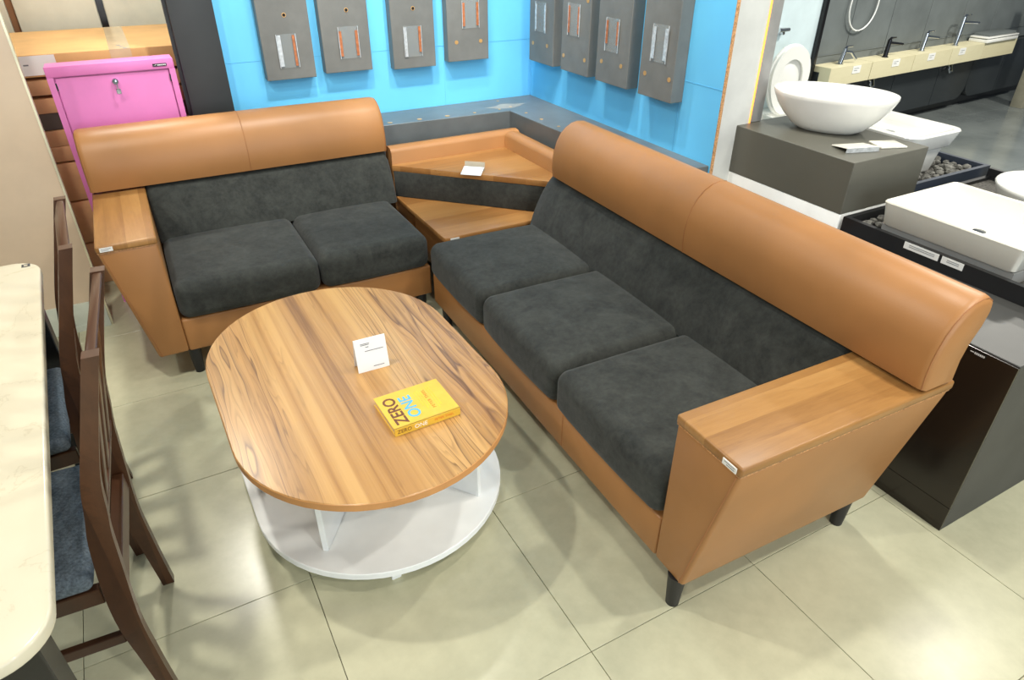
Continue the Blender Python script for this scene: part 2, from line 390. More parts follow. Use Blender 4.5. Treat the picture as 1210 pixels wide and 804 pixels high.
def block(name, label, axis, a0, a1, zb, pocket, strips, holes, upper=None):
    """wall-mounted slab; axis 0: on back wall (a = x, front y 2.83); axis 1: on right wall (a = y, front x 1.40)"""
    o = thing(name, label, 'display block', ((a0 + a1) / 2, 2.89, zb) if axis == 0 else (1.47, (a0 + a1) / 2, zb), 0, 'grey blocks on the blue walls')
    ox, oy, oz = o.location
    def B(p0, p1, z0, z1, d0, d1, r=0):
        if axis == 0: b = (p0, p1, 2.83 - d1, 2.83 - d0)
        else: b = (1.40 - d1, 1.40 - d0, p0, p1)
        return box(b[0] - ox, b[1] - ox, b[2] - oy, b[3] - oy, z0 - oz, z1 - oz, r, 1)
    obj('slab', B(a0, a1, zb, zb + .52, -.0595 if axis == 0 else -.0695, 0, .002), 'greyblock', o)
    p0, p1, z0, z1 = pocket
    pk = obj('pocket', B(p0, p1, z0, z1, .001, .004), 'acrylic', o)
    for (s0, s1, m, q0, q1) in strips:
        obj('strip', B(s0, s1, q0, q1, .0045, .0065), m, pk)
    for e0, e1 in ((p0, p0 + .003), (p1 - .003, p1)): obj('pocket_edge', B(e0, e1, z0, z1, .0042, .0072), 'silver', pk)
    for (h, z, dark) in holes:
        if axis == 0: P = lambda d: (h - ox, 2.83 - d - oy, z - oz)
        else: P = lambda d: (1.40 - d - ox, h - oy, z - oz)
        hr = obj('hole_rim', cyl(P(-.002), P(.0015), .0105, .0105, 14), 'disc', o)
        if dark: obj('hole', cyl(P(.0005), P(.0022), .0075, .0075, 12), 'hole', hr)
def st2(p0, p1, z0, z1, m, w=.013):
    return [(p0 + .004, p0 + .004 + w, m, z0 + .012, z1 - .012), (p1 - .004 - w, p1 - .004, m, z0 + .012, z1 - .012)]
block('display_block', 'grey wall block nearest the dark pillar, its pocket holding one copper strip', 0, -.081, .164, .972, (-.01, .087, 1.027, 1.182), [(.068, .08, 'copper', 1.035, 1.176), (-.006, .012, 'silver', 1.035, 1.178)], [(.047, 1.266, 1)])
block('display_block', 'second grey wall block from the dark pillar, two copper strips below one hole', 0, .215, .464, .982, (.299, .404, 1.047, 1.198), st2(.299, .404, 1.047, 1.19, 'copper'), [(.356, 1.273, 1)])
block('display_block', 'third grey wall block from the dark pillar, one silver and one copper strip', 0, .585, .827, .970, (.648, .75, 1.028, 1.18), [(.652, .667, 'silver', 1.03, 1.176), (.733, .746, 'copper', 1.05, 1.176)], [(.712, 1.263, 1)])
block('display_block', 'grey block nearest the corner on the back blue wall, two holes under its pocket', 0, .904, 1.154, .982, (.992, 1.096, 1.149, 1.288), st2(.992, 1.096, 1.149, 1.288, 'copper'), [(.956, 1.081, 0), (1.105, 1.079, 0)])
block('display_block', 'grey block nearest the corner on the right blue wall, clear strips in its pocket', 1, 2.532, 2.792, .963, (2.612, 2.722, 1.126, 1.276), st2(2.612, 2.722, 1.126, 1.276, 'silver', .01), [(2.751, 1.059, 0), (2.597, 1.063, 0)])
block('display_block', 'second grey block from the corner on the right blue wall, copper strips high up', 1, 2.191, 2.451, .966, (2.28, 2.389, 1.148, 1.299), st2(2.28, 2.389, 1.148, 1.299, 'copper'), [(2.425, 1.04, 0), (2.225, 1.045, 0), (2.222, 1.321, 0)])
block('display_block', 'third grey block from the corner on the right blue wall, copper strips with clear ends', 1, 1.86, 2.121, .968, (1.945, 2.05, 1.118, 1.267), st2(1.945, 2.05, 1.14, 1.267, 'copper'), [(2.076, 1.064, 0), (1.915, 1.065, 0)])
block('display_block', 'grey block closest to the white wall end, pale silver strips in its pocket', 1, 1.535, 1.771, .968, (1.592, 1.698, 1.125, 1.279), st2(1.592, 1.698, 1.125, 1.279, 'silver', .018), [(1.731, 1.065, 0), (1.561, 1.065, 0)])

# ------------------------------------------------------------------ sofas
def sofa(name, label, loc, rz, mirror, seams, vend, vback, vo_top, vo_bot, vhead, wood_m, legs):
    T = (lambda u, v, z: (v, u, z)) if mirror else (lambda u, v, z: (u, v, z))
    o = thing(name, label, 'sofa', loc, rz)
    def H(p, r, seg=3): return hexa([T(*q) for q in p], r, seg)
    def ubox(u0, u1, v0, v1, z0, z1, r=0): return H([(u0, v0, z0), (u1, v0, z0), (u1, v1, z0), (u0, v1, z0), (u0, v0, z1), (u1, v0, z1), (u1, v1, z1), (u0, v1, z1)], r)
    Z0 = .12
    bs = obj('base', ubox(0.0, .66, .1005, vend, Z0, .268, .008), 'leather', o)
    for s in seams[1:-1][::2]:
        obj('seam', tube([T(-.0008, s - .05, Z0 + .01), T(-.0008, s - .05, .262)], .0014, 6), 'stitch', bs)
    # arm: flares outward towards the top
    am = obj('arm', H([(0, .1, Z0), (.735, .1, Z0), (.735, vo_bot, Z0), (0, vo_bot, Z0), (0, .1, .612), (.735, .1, .612), (.735, vo_top, .612), (0, vo_top, .612)], .010), 'leather', o)
    obj('seam', tube([T(-.0005, vo_bot + .012 + (vo_top - vo_bot) * k / 6, Z0 + .006 + (.60 - Z0) * k / 6) for k in range(7)], .0016, 6), 'stitch', am)
    at = obj('arm_top', H([(-.004, .102, .6125), (.745, .102, .6125), (.745, vo_top - .002, .6125), (-.004, vo_top - .002, .6125), (-.004, .102, .641), (.745, .102, .641), (.745, vo_top - .002, .641), (-.004, vo_top - .002, .641)], .007), wood_m, o)
    obj('wood_layer', H([(-.001, .099, .6095), (.738, .099, .6095), (.738, vo_top + .001, .6095), (-.001, vo_top + .001, .6095), (-.001, .099, .6125), (.738, .099, .6125), (.738, vo_top + .001, .6125), (-.001, vo_top + .001, .6125)], 0), 'chip', at)
    ps = obj('price_sticker', ubox(-.0065, -.004, vo_top + .012, vo_top + .056, .618, .634), 'sticker', at)
    for k in range(2): obj('print_line', ubox(-.0071, -.0064, vo_top + .017, vo_top + .050 - .008 * k, .6285 - .006 * k, .630 - .006 * k), 'ink', ps)
    # seat cushions
    for a, b in zip(seams, seams[1:]):
        obj('seat_cushion', cushion((-.012, a + .002, .266), (.56, b - .002, .425), .042, .014, 8, T, 5, .012), 'suede', o)
    # backrest
    prof = [(.50, .42), (.612, .64), (.66, .646), (.66, .42)]
    rings = []
    for dv, ins in ((0, .02), (.006, .008), (.018, 0)):
        rings.append((.102 + dv, ins))
    vv = rings + [(vback * k / 10 + .11 * (1 - k / 10), 0) for k in range(1, 10)] + [(vback - d, i) for d, i in ((.018, 0), (.006, .008), (0, .02))]
    cu, cz = .60, .53
    def bprof(ins):
        pts = []
        for k in range(13):
            t_ = k / 12; u = .50 + .118 * t_ - .014 * math.sin(math.pi * t_); z = .41 + .236 * t_
            if t_ > .93: u += .008
            pts.append((u + ins, z - (ins if k > 10 else 0)))
        return pts + [(.66, .646 - ins), (.66, .41)]
    obj('backrest', loft([[T(u, v, z) for u, z in bprof(ins)] for v, ins in vv]), 'suede', o, 50)
    obj('back_frame', ubox(.6605, .725, .1005, vback, Z0, .646, .01), 'leather', o)
    # headrest roll
    hp = [(.603, .652), (.597, .69), (.597, .735), (.603, .775), (.616, .815), (.636, .848), (.662, .873), (.692, .889), (.722, .895), (.750, .892), (.768, .880), (.772, .862), (.766, .82), (.746, .76), (.728, .70), (.726, .652)]
    hc = Vector((.68, .765))
    st_ = [(0, .020), (.004, .010), (.012, .003), (.024, 0)]
    L0, L1 = vhead
    vs = [(L0 + d, i) for d, i in st_] + [(L0 + (L1 - L0) * k / 16, -.003 * math.sin(math.pi * k / 16)) for k in range(1, 16)] + [(L1 - d, i) for d, i in st_[::-1]]
    def ring(v, ins):
        out = []
        for u, z in hp:
            d = hc - Vector((u, z)); d.normalize()
            q = Vector((u, z)) + d * ins
            if z < .66: q.y = z
            out.append(T(q.x, v, q.y))
        return out
    hd = obj('headrest', loft([ring(v, i) for v, i in vs]), 'leather', o, 60)
    mid = (L0 + L1) / 2
    obj('seam', tube([T(u - .0035 * (1 if u < .70 else -.3), mid, z + (.0032 if z > .84 else 0)) for u, z in hp[:-1]], .0012, 6), 'stitch', hd)
    for vq, sg in ((L0 + .008, 1), (L1 - .008, -1)):
        ee = ring(vq, .0055)
        obj('seam', tube(ee[:-1], .0013, 6), 'stitch', hd)
    for (u, v) in legs:
        obj('leg', cyl(T(u, v, 0), T(u, v, Z0 + .001), .019, .027, 18), 'blackleg', o)
    return o
sofa('three_seat_sofa', 'long tan leather sofa with three charcoal seat cushions, standing on the right', (.275, 0, 0), -.026, False,
     [.102, .672, 1.242, 1.80], 1.80, 1.80, -.122, -.02, (-.126, 1.765), 'armwood', [(.019, .019), (.69, .015), (.04, 1.74), (.69, 1.74)])
sofa('loveseat', 'shorter tan leather sofa with two charcoal seat cushions, backed by pink cabinet', (-.857, 1.885, 0), -.008, True,
     [.102, .688, 1.20], 1.20, 1.236, -.106, -.016, (-.11, 1.236), 'armwood_y', [(.03, .118), (.68, .1), (.05, 1.16), (.68, 1.16)])

# corner unit
co_ = thing('corner_shelf_unit', 'two-tier wooden corner table with tan leather rim, between the two sofas', 'corner table', (.395, 1.812, 0))
obj('carcass', poly([(.07, .06), (.60, .06), (.65, .12), (.65, .62), (.12, .62), (.07, .56)], .12, .394, .006), 'leather', co_)
def rpoly(pts, r, n=4):
    out = []; m = len(pts)
    for i in range(m):
        p = Vector(pts[i]); a = (Vector(pts[i - 1]) - p).normalized(); b = (Vector(pts[(i + 1) % m]) - p).normalized()
        ang = a.angle(b); d = r / math.tan(ang / 2); bis = (a + b).normalized(); cc = p + bis * (r / math.sin(ang / 2))
        s = (p + a * d - cc); e = (p + b * d - cc); a0 = math.atan2(s.y, s.x); a1 = math.atan2(e.y, e.x)
        while a1 - a0 > math.pi: a1 -= 2 * math.pi
        while a1 - a0 < -math.pi: a1 += 2 * math.pi
        for k in range(n + 1): t_ = a0 + (a1 - a0) * k / n; out.append((cc.x + r * math.cos(t_), cc.y + r * math.sin(t_)))
    return out
ls = obj('lower_shelf', poly(rpoly([(0, 0), (.612, 0), (.66, .05), (.66, .63), (0, .63)], .012), .395, .42, .005), 'cornerwood', co_)
obj('price_sticker', box(.03, .075, -.0022, -.0002, .400, .414), 'sticker', ls)
obj('front_panel', hexa([(-.004, .626, .4205), (.60, .015, .4205), (.64, .045, .4205), (.03, .638, .4205), (-.004, .626, .556), (.60, .015, .556), (.64, .045, .556), (.03, .638, .556)], .006), 'suede', co_)
us = obj('upper_shelf', poly(rpoly([(-.005, .632), (.61, .005), (.66, .005), (.66, .64), (-.005, .64)], .006), .5565, .584, .006), 'cornerwood', co_)
def rimseg(p, q, inn):
    a = Vector(p); b = Vector(q); nn = Vector(inn); prof = [(0, .12), (0, .645), (.012, .662), (.045, .668), (.078, .662), (.09, .645), (.09, .12)]
    return loft([[(v.x - nn.x * d, v.y - nn.y * d, z) for d, z in prof] for v in (a, b)])
obj('rim_back', rimseg((.0, .641), (.755, .641), (0, -1)), 'leather', co_, 50)
obj('rim_right', rimseg((.661, .0), (.661, .64), (-1, 0)), 'leather', co_, 50)
for (x, y) in ((.08, .08), (.60, .55), (.08, .55), (.6, .08)): obj('leg', cyl((x, y, 0), (x, y, .121), .019, .026, 14), 'blackleg', co_)
card2 = thing('price_card', 'white folded price card lying on the upper corner shelf', 'card', (.715, 2.155, .5845), -.70)
obj('front_flap', hexa([(-.052, -.055, .0), (.052, -.055, .0), (.052, .02, .018), (-.052, .02, .018), (-.052, -.055, .0015), (.052, -.055, .0015), (.052, .02, .0195), (-.052, .02, .0195)]), 'papercard', card2)
obj('back_flap', hexa([(-.052, .0225, .0), (.052, .0225, .0), (.052, .0245, .0), (-.052, .0245, .0), (-.052, .036, .040), (.052, .036, .040), (.052, .038, .040), (-.052, .038, .040)]), 'greypaper', card2)

# ------------------------------------------------------------------ coffee table
def stadium(cx, cy_, hx, hy, n=28, e=2.0):
    out = []
    for sgn in (1, -1):
        for k in range(n + 1):
            a = math.pi * k / n
            out.append((cx + sgn * hx * math.cos(a), cy_ + sgn * ((hy - hx) + hx * math.sin(a))))
    return out
ct = thing('coffee_table', 'oval wood-grain coffee table with white lower shelf, in front of the sofas', 'table', (-.315, .94, 0), .02)
tt = obj('tabletop', poly(stadium(0, 0, .40, .60), .424, .45, .0015, 1), 'tablewood', ct)
obj('edge_band', poly(stadium(0, 0, .4012, .6012), .4255, .4484, .001, 1), 'tableedge', ct)
obj('lower_shelf', poly(stadium(.018, .045, .402, .562), .062, .086, .002, 1), 'white', ct)
def panel(p, q, th, z0, z1):
    p = Vector(p); q = Vector(q); d = (q - p).normalized(); nn = Vector((-d.y, d.x)) * th / 2
    pts = [p + nn, q + nn, q - nn, p - nn]
    return hexa([(v.x, v.y, z0) for v in pts] + [(v.x, v.y, z1) for v in pts], .001, 1)
obj('divider_panel', panel((-.235, -.335), (.265, .36), .018, .0865, .4235), 'white', ct)
obj('divider_panel', panel((.265, -.36), (.0, .0 - .0) if False else (.028, -.012), .018, .0865, .4235), 'white', ct)
obj('divider_panel', panel((.002, .022), (-.235, .36), .018, .0865, .4235), 'white', ct)
for (x, y) in ((-.07, -.45), (.27, -.22), (-.27, -.2), (.27, .36), (-.25, .36)): obj('foot', box(x - .015, x + .015, y - .015, y + .015, 0, .0615, .002, 1), 'white', ct)

bk = thing('book', 'yellow paperback lying on the coffee table, titled ZERO ONE on cover and spine', 'book', (-.205, .655, .4505), .03)
obj('page_block', box(-.098, .099, -.078, .080, .0015, .0225), 'pages', bk)
obj('cover', join(box(-.101, .101, -.081, .083, .0226, .0243), box(-.101, .101, -.081, .083, 0, .0014), box(-.101, .101, -.083, -.0785, 0, .0243)), 'book', bk)
zt = .0245
obj('title_word', text_bm('ZERO', .051, frame((-.066, -.003, zt), (0, 1, 0), (-1, 0, 0)), .0003, 1.0, .0011), 'bookbrown', bk)
obj('title_word', text_bm('ONE', .051, frame((-.020, -.004, zt), (0, 1, 0), (-1, 0, 0)), .0003, 1.0, .0011), 'bookblue', bk)
for k, (x, y0, y1) in enumerate([(.012, -.02, .05), (.020, -.04, .055), (.028, -.03, .045), (.052, -.05, .06), (.060, -.04, .06)]):
    obj('blurb_line', box(x, x + .004, y0, y1, .0243, .0246), 'bookorange', bk)
obj('author_line', text_bm('PETER THIEL', .014, frame((.04, .003, zt), (0, 1, 0), (-1, 0, 0)), .0003, 1.25), 'bookred', bk)
obj('spine_word', text_bm('ZERO', .017, frame((-.072, -.0833, .0125), (1, 0, 0), (0, 0, 1)), .0003), 'bookbrown', bk)
obj('spine_word', text_bm('ONE', .019, frame((-.022, -.0833, .0125), (1, 0, 0), (0, 0, 1)), .0003), 'bookwhite', bk)
obj('spine_word', text_bm('PETER THIEL', .011, frame((.05, -.0833, .0125), (1, 0, 0), (0, 0, 1)), .0003), 'bookred', bk)
cd = thing('tent_card', 'white folded price card standing upright on the coffee table', 'card', (-.246, .912, .4505), -.02)
obj('front_leaf', hexa([(-.051, 0, 0), (.051, 0, 0), (.051, .0015, 0), (-.051, .0015, 0), (-.051, .022, .108), (.051, .022, .108), (.051, .0235, .108), (-.051, .0235, .108)]), 'papercard', cd)
obj('rear_leaf', hexa([(-.051, .046, 0), (.051, .046, 0), (.051, .0475, 0), (-.051, .0475, 0), (-.051, .0236, .108), (.051, .0236, .108), (.051, .0251, .108), (-.051, .0251, .108)]), 'papercard', cd)
for (x0, x1, z) in ((-.031, -.002, .091), (-.031, -.004, .087), (-.016, -.006, .079), (-.020, .040, .066), (.0, .035, .012)):
    y = .022 * z / .108; obj('print_line', hexa([(x0, y - .0006, z), (x1, y - .0006, z), (x1, y + .0006, z), (x0, y + .0006, z), (x0, y, z + .002), (x1, y, z + .002), (x1, y + .001, z + .002), (x0, y + .001, z + .002)]), 'ink', cd)

# ------------------------------------------------------------------ dining set
dt = thing('dining_table', 'cream marble-topped dining table at the left edge, with two chairs pushed under', 'table', (-1.462, .785, 0), .042)
obj('tabletop', poly(rrect(0, 0, .405, .785, .085, 10), .722, .75, .006, 3), 'marble', dt)
obj('underframe', box(-.30, .30, -.62, .62, .66, .7215), 'black', dt)
for sx in (-1, 1):
    for sg in (-1, 1):
        obj('leg', hexa([(sx * .325 - .045, sg * .69 - .035, 0), (sx * .325 + .045, sg * .69 - .035, 0), (sx * .325 + .045, sg * .69 + .035, 0), (sx * .325 - .045, sg * .69 + .035, 0),
                         (sx * .32 - .05, sg * .69 - .04, .7215), (sx * .32 + .05, sg * .69 - .04, .7215), (sx * .32 + .05, sg * .69 + .04, .7215), (sx * .32 - .05, sg * .69 + .04, .7215)], .003, 1), 'black', dt)
lb = obj('corner_label', box(.355, .378, .735, .757, .7502, .7508), 'darkink', dt); obj('label_square', box(.361, .371, .740, .751, .7508, .7512), 'greypaper', lb)

def chair():
    o = thing('dining_chair', '', 'chair')
    path = [(.005, 0), (-.008, .179), (-.016, .34), (-.001, .559), (.014, .654), (.029, .739), (.073, .894), (.107, 1.008)]
    def smooth(pts, n=6):
        out = []
        for i in range(len(pts) - 1):
            p0 = Vector(pts[max(i - 1, 0)]); p1 = Vector(pts[i]); p2 = Vector(pts[i + 1]); p3 = Vector(pts[min(i + 2, len(pts) - 1)])
            for k in range(n):
                t_ = k / n
                out.append(.5 * ((2 * p1) + (p2 - p0) * t_ + (2 * p0 - 5 * p1 + 4 * p2 - p3) * t_ * t_ + (3 * p1 - p0 - 3 * p2 + p3) * t_ ** 3))
        return out + [Vector(pts[-1])]
    sp_ = smooth(path)
    # lower part sweeps back towards the foot
    for v in sp_:
        v.x += 0
    for s in (-1, 1):
        rings = []
        for i, v in enumerate(sp_):
            wd = .029 + .021 * math.exp(-((v.y - .45) / .27) ** 2)
            rings.append([(v.x - wd / 2, s * .19 - .014, v.y), (v.x + wd / 2, s * .19 - .014, v.y), (v.x + wd / 2, s * .19 + .014, v.y), (v.x - wd / 2, s * .19 + .014, v.y)])
        obj('rear_leg', loft(rings), 'chairwood', o, 40)
        obj('front_leg', hexa([(-.43, s * .185 - .017, 0), (-.40, s * .185 - .017, 0), (-.40, s * .185 + .017, 0), (-.43, s * .185 + .017, 0), (-.44, s * .185 - .02, .43), (-.40, s * .185 - .02, .43), (-.40, s * .185 + .02, .43), (-.44, s * .185 + .02, .43)], .002, 1), 'chairwood', o)
        obj('seat_rail', box(-.40, -.040, s * .19 - .012, s * .19 + .012, .40, .445, .002, 1), 'chairwood', o)
        obj('stretcher', box(-.405, -.038, s * .188 - .009, s * .188 + .009, .25, .28, .002, 1), 'chairwood', o)
    obj('seat_rail', box(-.022, .006, -.172, .172, .395, .45, .002, 1), 'chairwood', o)
    obj('seat_rail', box(-.44, -.415, -.165, .165, .40, .445, .002, 1), 'chairwood', o)
    obj('seat', cushion((-.45, -.205, .446), (-.046, .205, .492), .018, .010, 6), 'denim', o)
    obj('top_rail', hexa([(.078, -.176, .955), (.097, -.176, .955), (.097, .176, .955), (.078, .176, .955), (.097, -.176, 1.006), (.117, -.176, 1.006), (.117, .176, 1.006), (.097, .176, 1.006)], .003, 1), 'chairwood', o)
    obj('lower_rail', hexa([(-.006, -.173, .57), (.014, -.173, .57), (.014, .173, .57), (-.006, .173, .57), (.006, -.173, .62), (.026, -.173, .62), (.026, .173, .62), (.006, .173, .62)], .002, 1), 'chairwood', o)
    for y in (-.105, 0, .105):
        obj('back_slat', hexa([(.011, y - .025, .621), (.025, y - .025, .621), (.025, y + .025, .621), (.011, y + .025, .621), (.080, y - .025, .956), (.093, y - .025, .956), (.093, y + .025, .956), (.080, y + .025, .956)], .002, 1), 'chairwood', o)
    return o
ch1 = chair(); ch1['label'] = 'nearer dark wood dining chair with blue-grey seat, pushed under the cream table'; ch1['group'] = 'dining chairs at the cream table'
ch1.location = (-.990, .605, 0); ch1.rotation_euler.z = -.053
ch2 = copy_tree(ch1); ch2['label'] = 'farther dark wood dining chair, behind the nearer one, close to the beige board'
ch2.location = (-1.052, 1.143, 0); ch2.rotation_euler.z = .045

# ------------------------------------------------------------------ left side: board, cabinet, cartons
wl = struct('wall_left', box(-3.2, -1.062, 2.53, 2.56, .14, 2.7), 'beigeboard')
obj('edge_trim', box(-1.0615, -1.053, 2.527, 2.562, 0, 2.7), 'trimmetal', wl)
bl = struct('baseboard_left', box(-3.2, -1.062, 2.522, 2.56, 0, .1395), 'skirt')
obj('groove', box(-3.2, -1.062, 2.519, 2.5225, .0, .03), 'skirt', bl)

pk = thing('shoe_cabinet', 'pink metal cabinet with a key in its lock, behind the loveseat', 'cabinet', (-.745, 2.75, 0), 0)
obj('body', join(box(-.252, .252, .012, .115, 0, 1.126, .004), box(-.252, .252, -.006, .012, 1.085, 1.128, .003), box(-.252, -.228, -.006, .012, 0, 1.085), box(.228, .252, -.006, .012, 0, 1.085), box(-.228, .228, -.006, .012, 0, .06)), 'pink', pk)
def pdoor(z0, z1):
    prof = [(.011, z0), (-.002, z0), (-.002, z1 - .20), (-.001, z1 - .12), (.004, z1 - .05), (.004, z1), (.011, z1)]
    return loft([[(x, y, z) for y, z in prof] for x in (-.2225, .2225)])
d1 = obj('door', pdoor(.595, 1.079), 'pink', pk, 50)
d2 = obj('door', pdoor(.068, .586), 'pink', pk, 50)
for x in (-.2255, .2255): obj('hinge', box(x - .003, x + .003, -.004, .008, 1.03, 1.06), 'black', d1); obj('hinge', box(x - .003, x + .003, -.004, .008, .55, .585), 'black', d2)
lk = obj('lock', cyl((0.0, .005, 1.050), (0.0, -.012, 1.050), .013, .012, 18), 'chrome', d1)
obj('key', join(cyl((.002, -.0125, 1.050), (.002, -.03, 1.050), .003, .003, 8), box(-.006, .012, -.034, -.031, 1.0, 1.022, .003, 1), box(.001, .005, -.034, -.031, 1.02, 1.052)), 'chrome', lk)
lg = obj('badge', box(.165, .222, -.0085, -.006, 1.097, 1.109), 'black', pk)
for k in range(6): obj('badge_letter', box(.184 + .006 * k, .1885 + .006 * k, -.0092, -.0084, 1.1005, 1.1055), 'logo', lg)
obj('badge_swoosh', hexa([(.170, -.0092, 1.1015), (.181, -.0092, 1.104), (.181, -.0084, 1.104), (.170, -.0084, 1.1015), (.170, -.0092, 1.103), (.181, -.0092, 1.1055), (.181, -.0084, 1.1055), (.170, -.0084, 1.103)]), 'logo', lg)

def carton(label, x0, x1, y0, y1, z0, z1, m, tape=False, tag_=False):
    o = thing('carton', label, 'carton', ((x0 + x1) / 2, (y0 + y1) / 2, z0), 0, 'cartons stacked behind the cabinet')
    hx, hy, h = (x1 - x0) / 2, (y1 - y0) / 2, z1 - z0
    obj('box', box(-hx, hx, -hy, hy, 0, h, .004, 2), m, o)
    if tape:
        obj('tape', join(box(tape - .045, tape + .045, -hy - .0006, hy + .0006, h - .0002, h + .0006), box(tape - .045, tape + .045, -hy - .0012, -hy - .0002, .03, h)), 'tape', o)
        for k in range(3): obj('tape_print', box(tape - .01 + .012 * k, tape + .008 + .012 * k, -hy + .10 - .05 * k, -hy + .12 - .05 * k, h + .0006, h + .001), 'ink', o)
    if tag_: 
        lb_ = obj('shipping_label', box(tag_, tag_ + .16, -hy - .0016, -hy - .0004, .008, h - .004), 'sticker', o)
        obj('print_line', box(tag_ + .03, tag_ + .05, -hy - .0022, -hy - .0015, .05, .056), 'ink', lb_)
    return o
lower = 'behind the cabinet'
carton('kraft carton with a strip of tape across its top, uppermost of the stack', -1.75, -.29, 3.03, 3.85, 1.045, 1.14, 'carton', .33, -.10)
carton('flat brown carton second from the top of the stack behind the pink cabinet', -1.72, -.29, 3.03, 3.8, .965, 1.030, 'carton2')
carton('flat brown carton third from the top of the stack behind the pink cabinet', -1.74, -.29, 3.03, 3.8, .884, .950, 'carton2')
fb = carton('film-wrapped brown carton in the middle of the stack behind the pink cabinet', -1.73, -.29, 3.03, 3.8, .73, .805, 'carton2')
for k in range(4): obj('film_strip', box(.08 + .05 * k, .095 + .05 * k, -.4025, -.4005, 0, .075), 'film', fb)
obj('spacer_board', box(-.6, .6, -.36, .38, .0755, .0785), 'black', fb); obj('spacer_board', box(-.6, .6, -.38, .38, .079, .1535), plain('dark_shrink_wrap', (72, 62, 54), .4), fb)
carton('brown carton just below the film-wrapped one in the stack', -1.75, -.29, 3.03, 3.8, .657, .7295, 'carton2')
carton('tall brown carton in the lower half of the stack', -1.75, -.29, 3.03, 3.8, .460, .648, 'carton2')
carton('tall brown carton next above the bottom of the stack', -1.75, -.29, 3.03, 3.8, .235, .452, 'carton2')
carton('bottom brown carton of the stack on the floor', -1.75, -.29, 3.03, 3.8, 0, .227, 'carton2')
wc = struct('wall_cream', box(-3.2, 1.4, 4.05, 4.15, 0, 2.7), 'cream')
for k, (x0, x1) in enumerate(((-2.4, -1.17), (-1.135, -.74), (-.70, .2))): obj('wall_panel', box(x0, x1, 4.02, 4.05, 0, 2.7, .003, 1), 'cream', wc)
obj('brown_strip', box(-1.168, -1.137, 4.035, 4.05, 0, 2.7), 'brownstrip', wc); obj('black_strip', box(-.738, -.702, 4.04, 4.05, 0, 2.7), 'black', wc)

# ------------------------------------------------------------------ sanitary ware display
wp = thing('plinth', 'white plinth under the grey display block, behind the long sofa', 'plinth', (1.81, 1.01, 0)); obj('plinth_box', box(-.222, .222, -.31, .31, 0, .70, .003), 'white', wp)
tag(obj('display_pedestal', box(-.222, .222, -.31, .31, 0, .204, .002, 1), 'display', None, 35, (1.81, 1.01, .7005)), 'warm grey display block carrying the oval white washbasin', 'block')

bc = thing('low_cabinet', 'black low cabinet with grey top and side, behind the arm of the long sofa', 'cabinet', (1.23, -.19, 0))
obj('carcass', box(.004, 1.50, 0, .875, 0, .64, .002, 1), 'greycab', bc)
obj('front_panel', box(-.004, .0035, .0, .875, .10, .636), 'blackcab', bc)
obj('kick_panel', box(-.003, .0035, .0, .875, 0, .097), 'blackcab', bc)
lg = obj('badge', box(-.0065, -.004, .085, .135, .617, .632), 'black', bc)
for k in range(6): obj('badge_letter', box(-.0072, -.0064, .112 - .005 * k, .1155 - .005 * k, .6215, .6275), 'logo', lg)
obj('badge_swoosh', box(-.0072, -.0064, .118, .128, .624, .6265), 'logo', lg)

def tray(name, label, x0, x1, y0, y1, z0, z1, m, t_=.02):
    o = thing(name, label, 'tray', (x0, y0, z0)); X, Y, Z = x1 - x0, y1 - y0, z1 - z0
    obj('rim', join(box(0, X, 0, t_, 0, Z), box(0, X, Y - t_, Y, 0, Z), box(0, t_, t_, Y - t_, 0, Z), box(X - t_, X, t_, Y - t_, 0, Z)), m, o)
    obj('bottom', box(t_, X - t_, t_, Y - t_, 0, .01), 'stonesheet', o)
    return o
t1 = tray('stone_tray', 'black stone-filled tray with paper labels, under the rectangular washbasin', 1.59, 2.115, -.185, .685, .6405, .70, 'tray')
for (y0, y1) in ((.475, .615), (.388, .475)):
    lb_ = obj('paper_label', box(-.0012, -.0002, y0 + .005, y1 - .006, .033, .058), 'sticker', t1)
    for k in range(2): obj('print_line', box(-.0018, -.0011, y0 + .02, y1 - .025, .043 + .006 * k, .0448 + .006 * k), 'ink', lb_)
t3 = tray('stone_tray', 'black tray around the round white washbasin at the right edge', 2.125, 2.70, -.185, .765, .6405, .665, 'tray')
obj('side_board', box(.556, .575, .021, .95, .0255, .0595), 'tray', t3)
tag(obj('tray_base', box(2.06, 2.73, .79, 1.5, 0, .56), 'traynavy'), 'dark navy base below the stone tray behind the oval washbasin', 'base')
t2 = tray('stone_tray', 'navy stone-filled tray behind the grey display block', 2.05, 2.73, .785, 1.5, .5605, .70, 'traynavy')

svar = []
for k in range(4):
    bm = new(); bmesh.ops.create_icosphere(bm, subdivisions=1, radius=1)
    for v in bm.verts: v.co *= 1 + .28 * (random.random() - .5); v.co.z *= .72
    me = bpy.data.meshes.new('stone'); bm.to_mesh(me); bm.free(); me.materials.append(M['stone']); svar.append(me)
def stones(n, x0, x1, y0, y1, z, label, group, avoid=()):
    pts = []; tries = 0
    while len(pts) < n and tries < 8000:
        tries += 1; r = random.uniform(.016, .027); x = random.uniform(x0 + r, x1 - r); y = random.uniform(y0 + r, y1 - r)
        if any(a - r < x < b + r and c - r < y < d + r for a, b, c, d in avoid): continue
        if any((x - p[0]) ** 2 + (y - p[1]) ** 2 < (.82 * (r + p[2])) ** 2 for p in pts): continue
        pts.append((x, y, r))
    for x, y, r in pts:
        o = bpy.data.objects.new('stone', random.choice(svar)); C.objects.link(o); o.location = (x, y, z + r * .86); o.scale = (r, r * random.uniform(.8, 1.15), r)
        o.rotation_euler = (random.uniform(-.3, .3), random.uniform(-.3, .3), random.uniform(0, 6.28)); tag(o, label, 'stone', group)
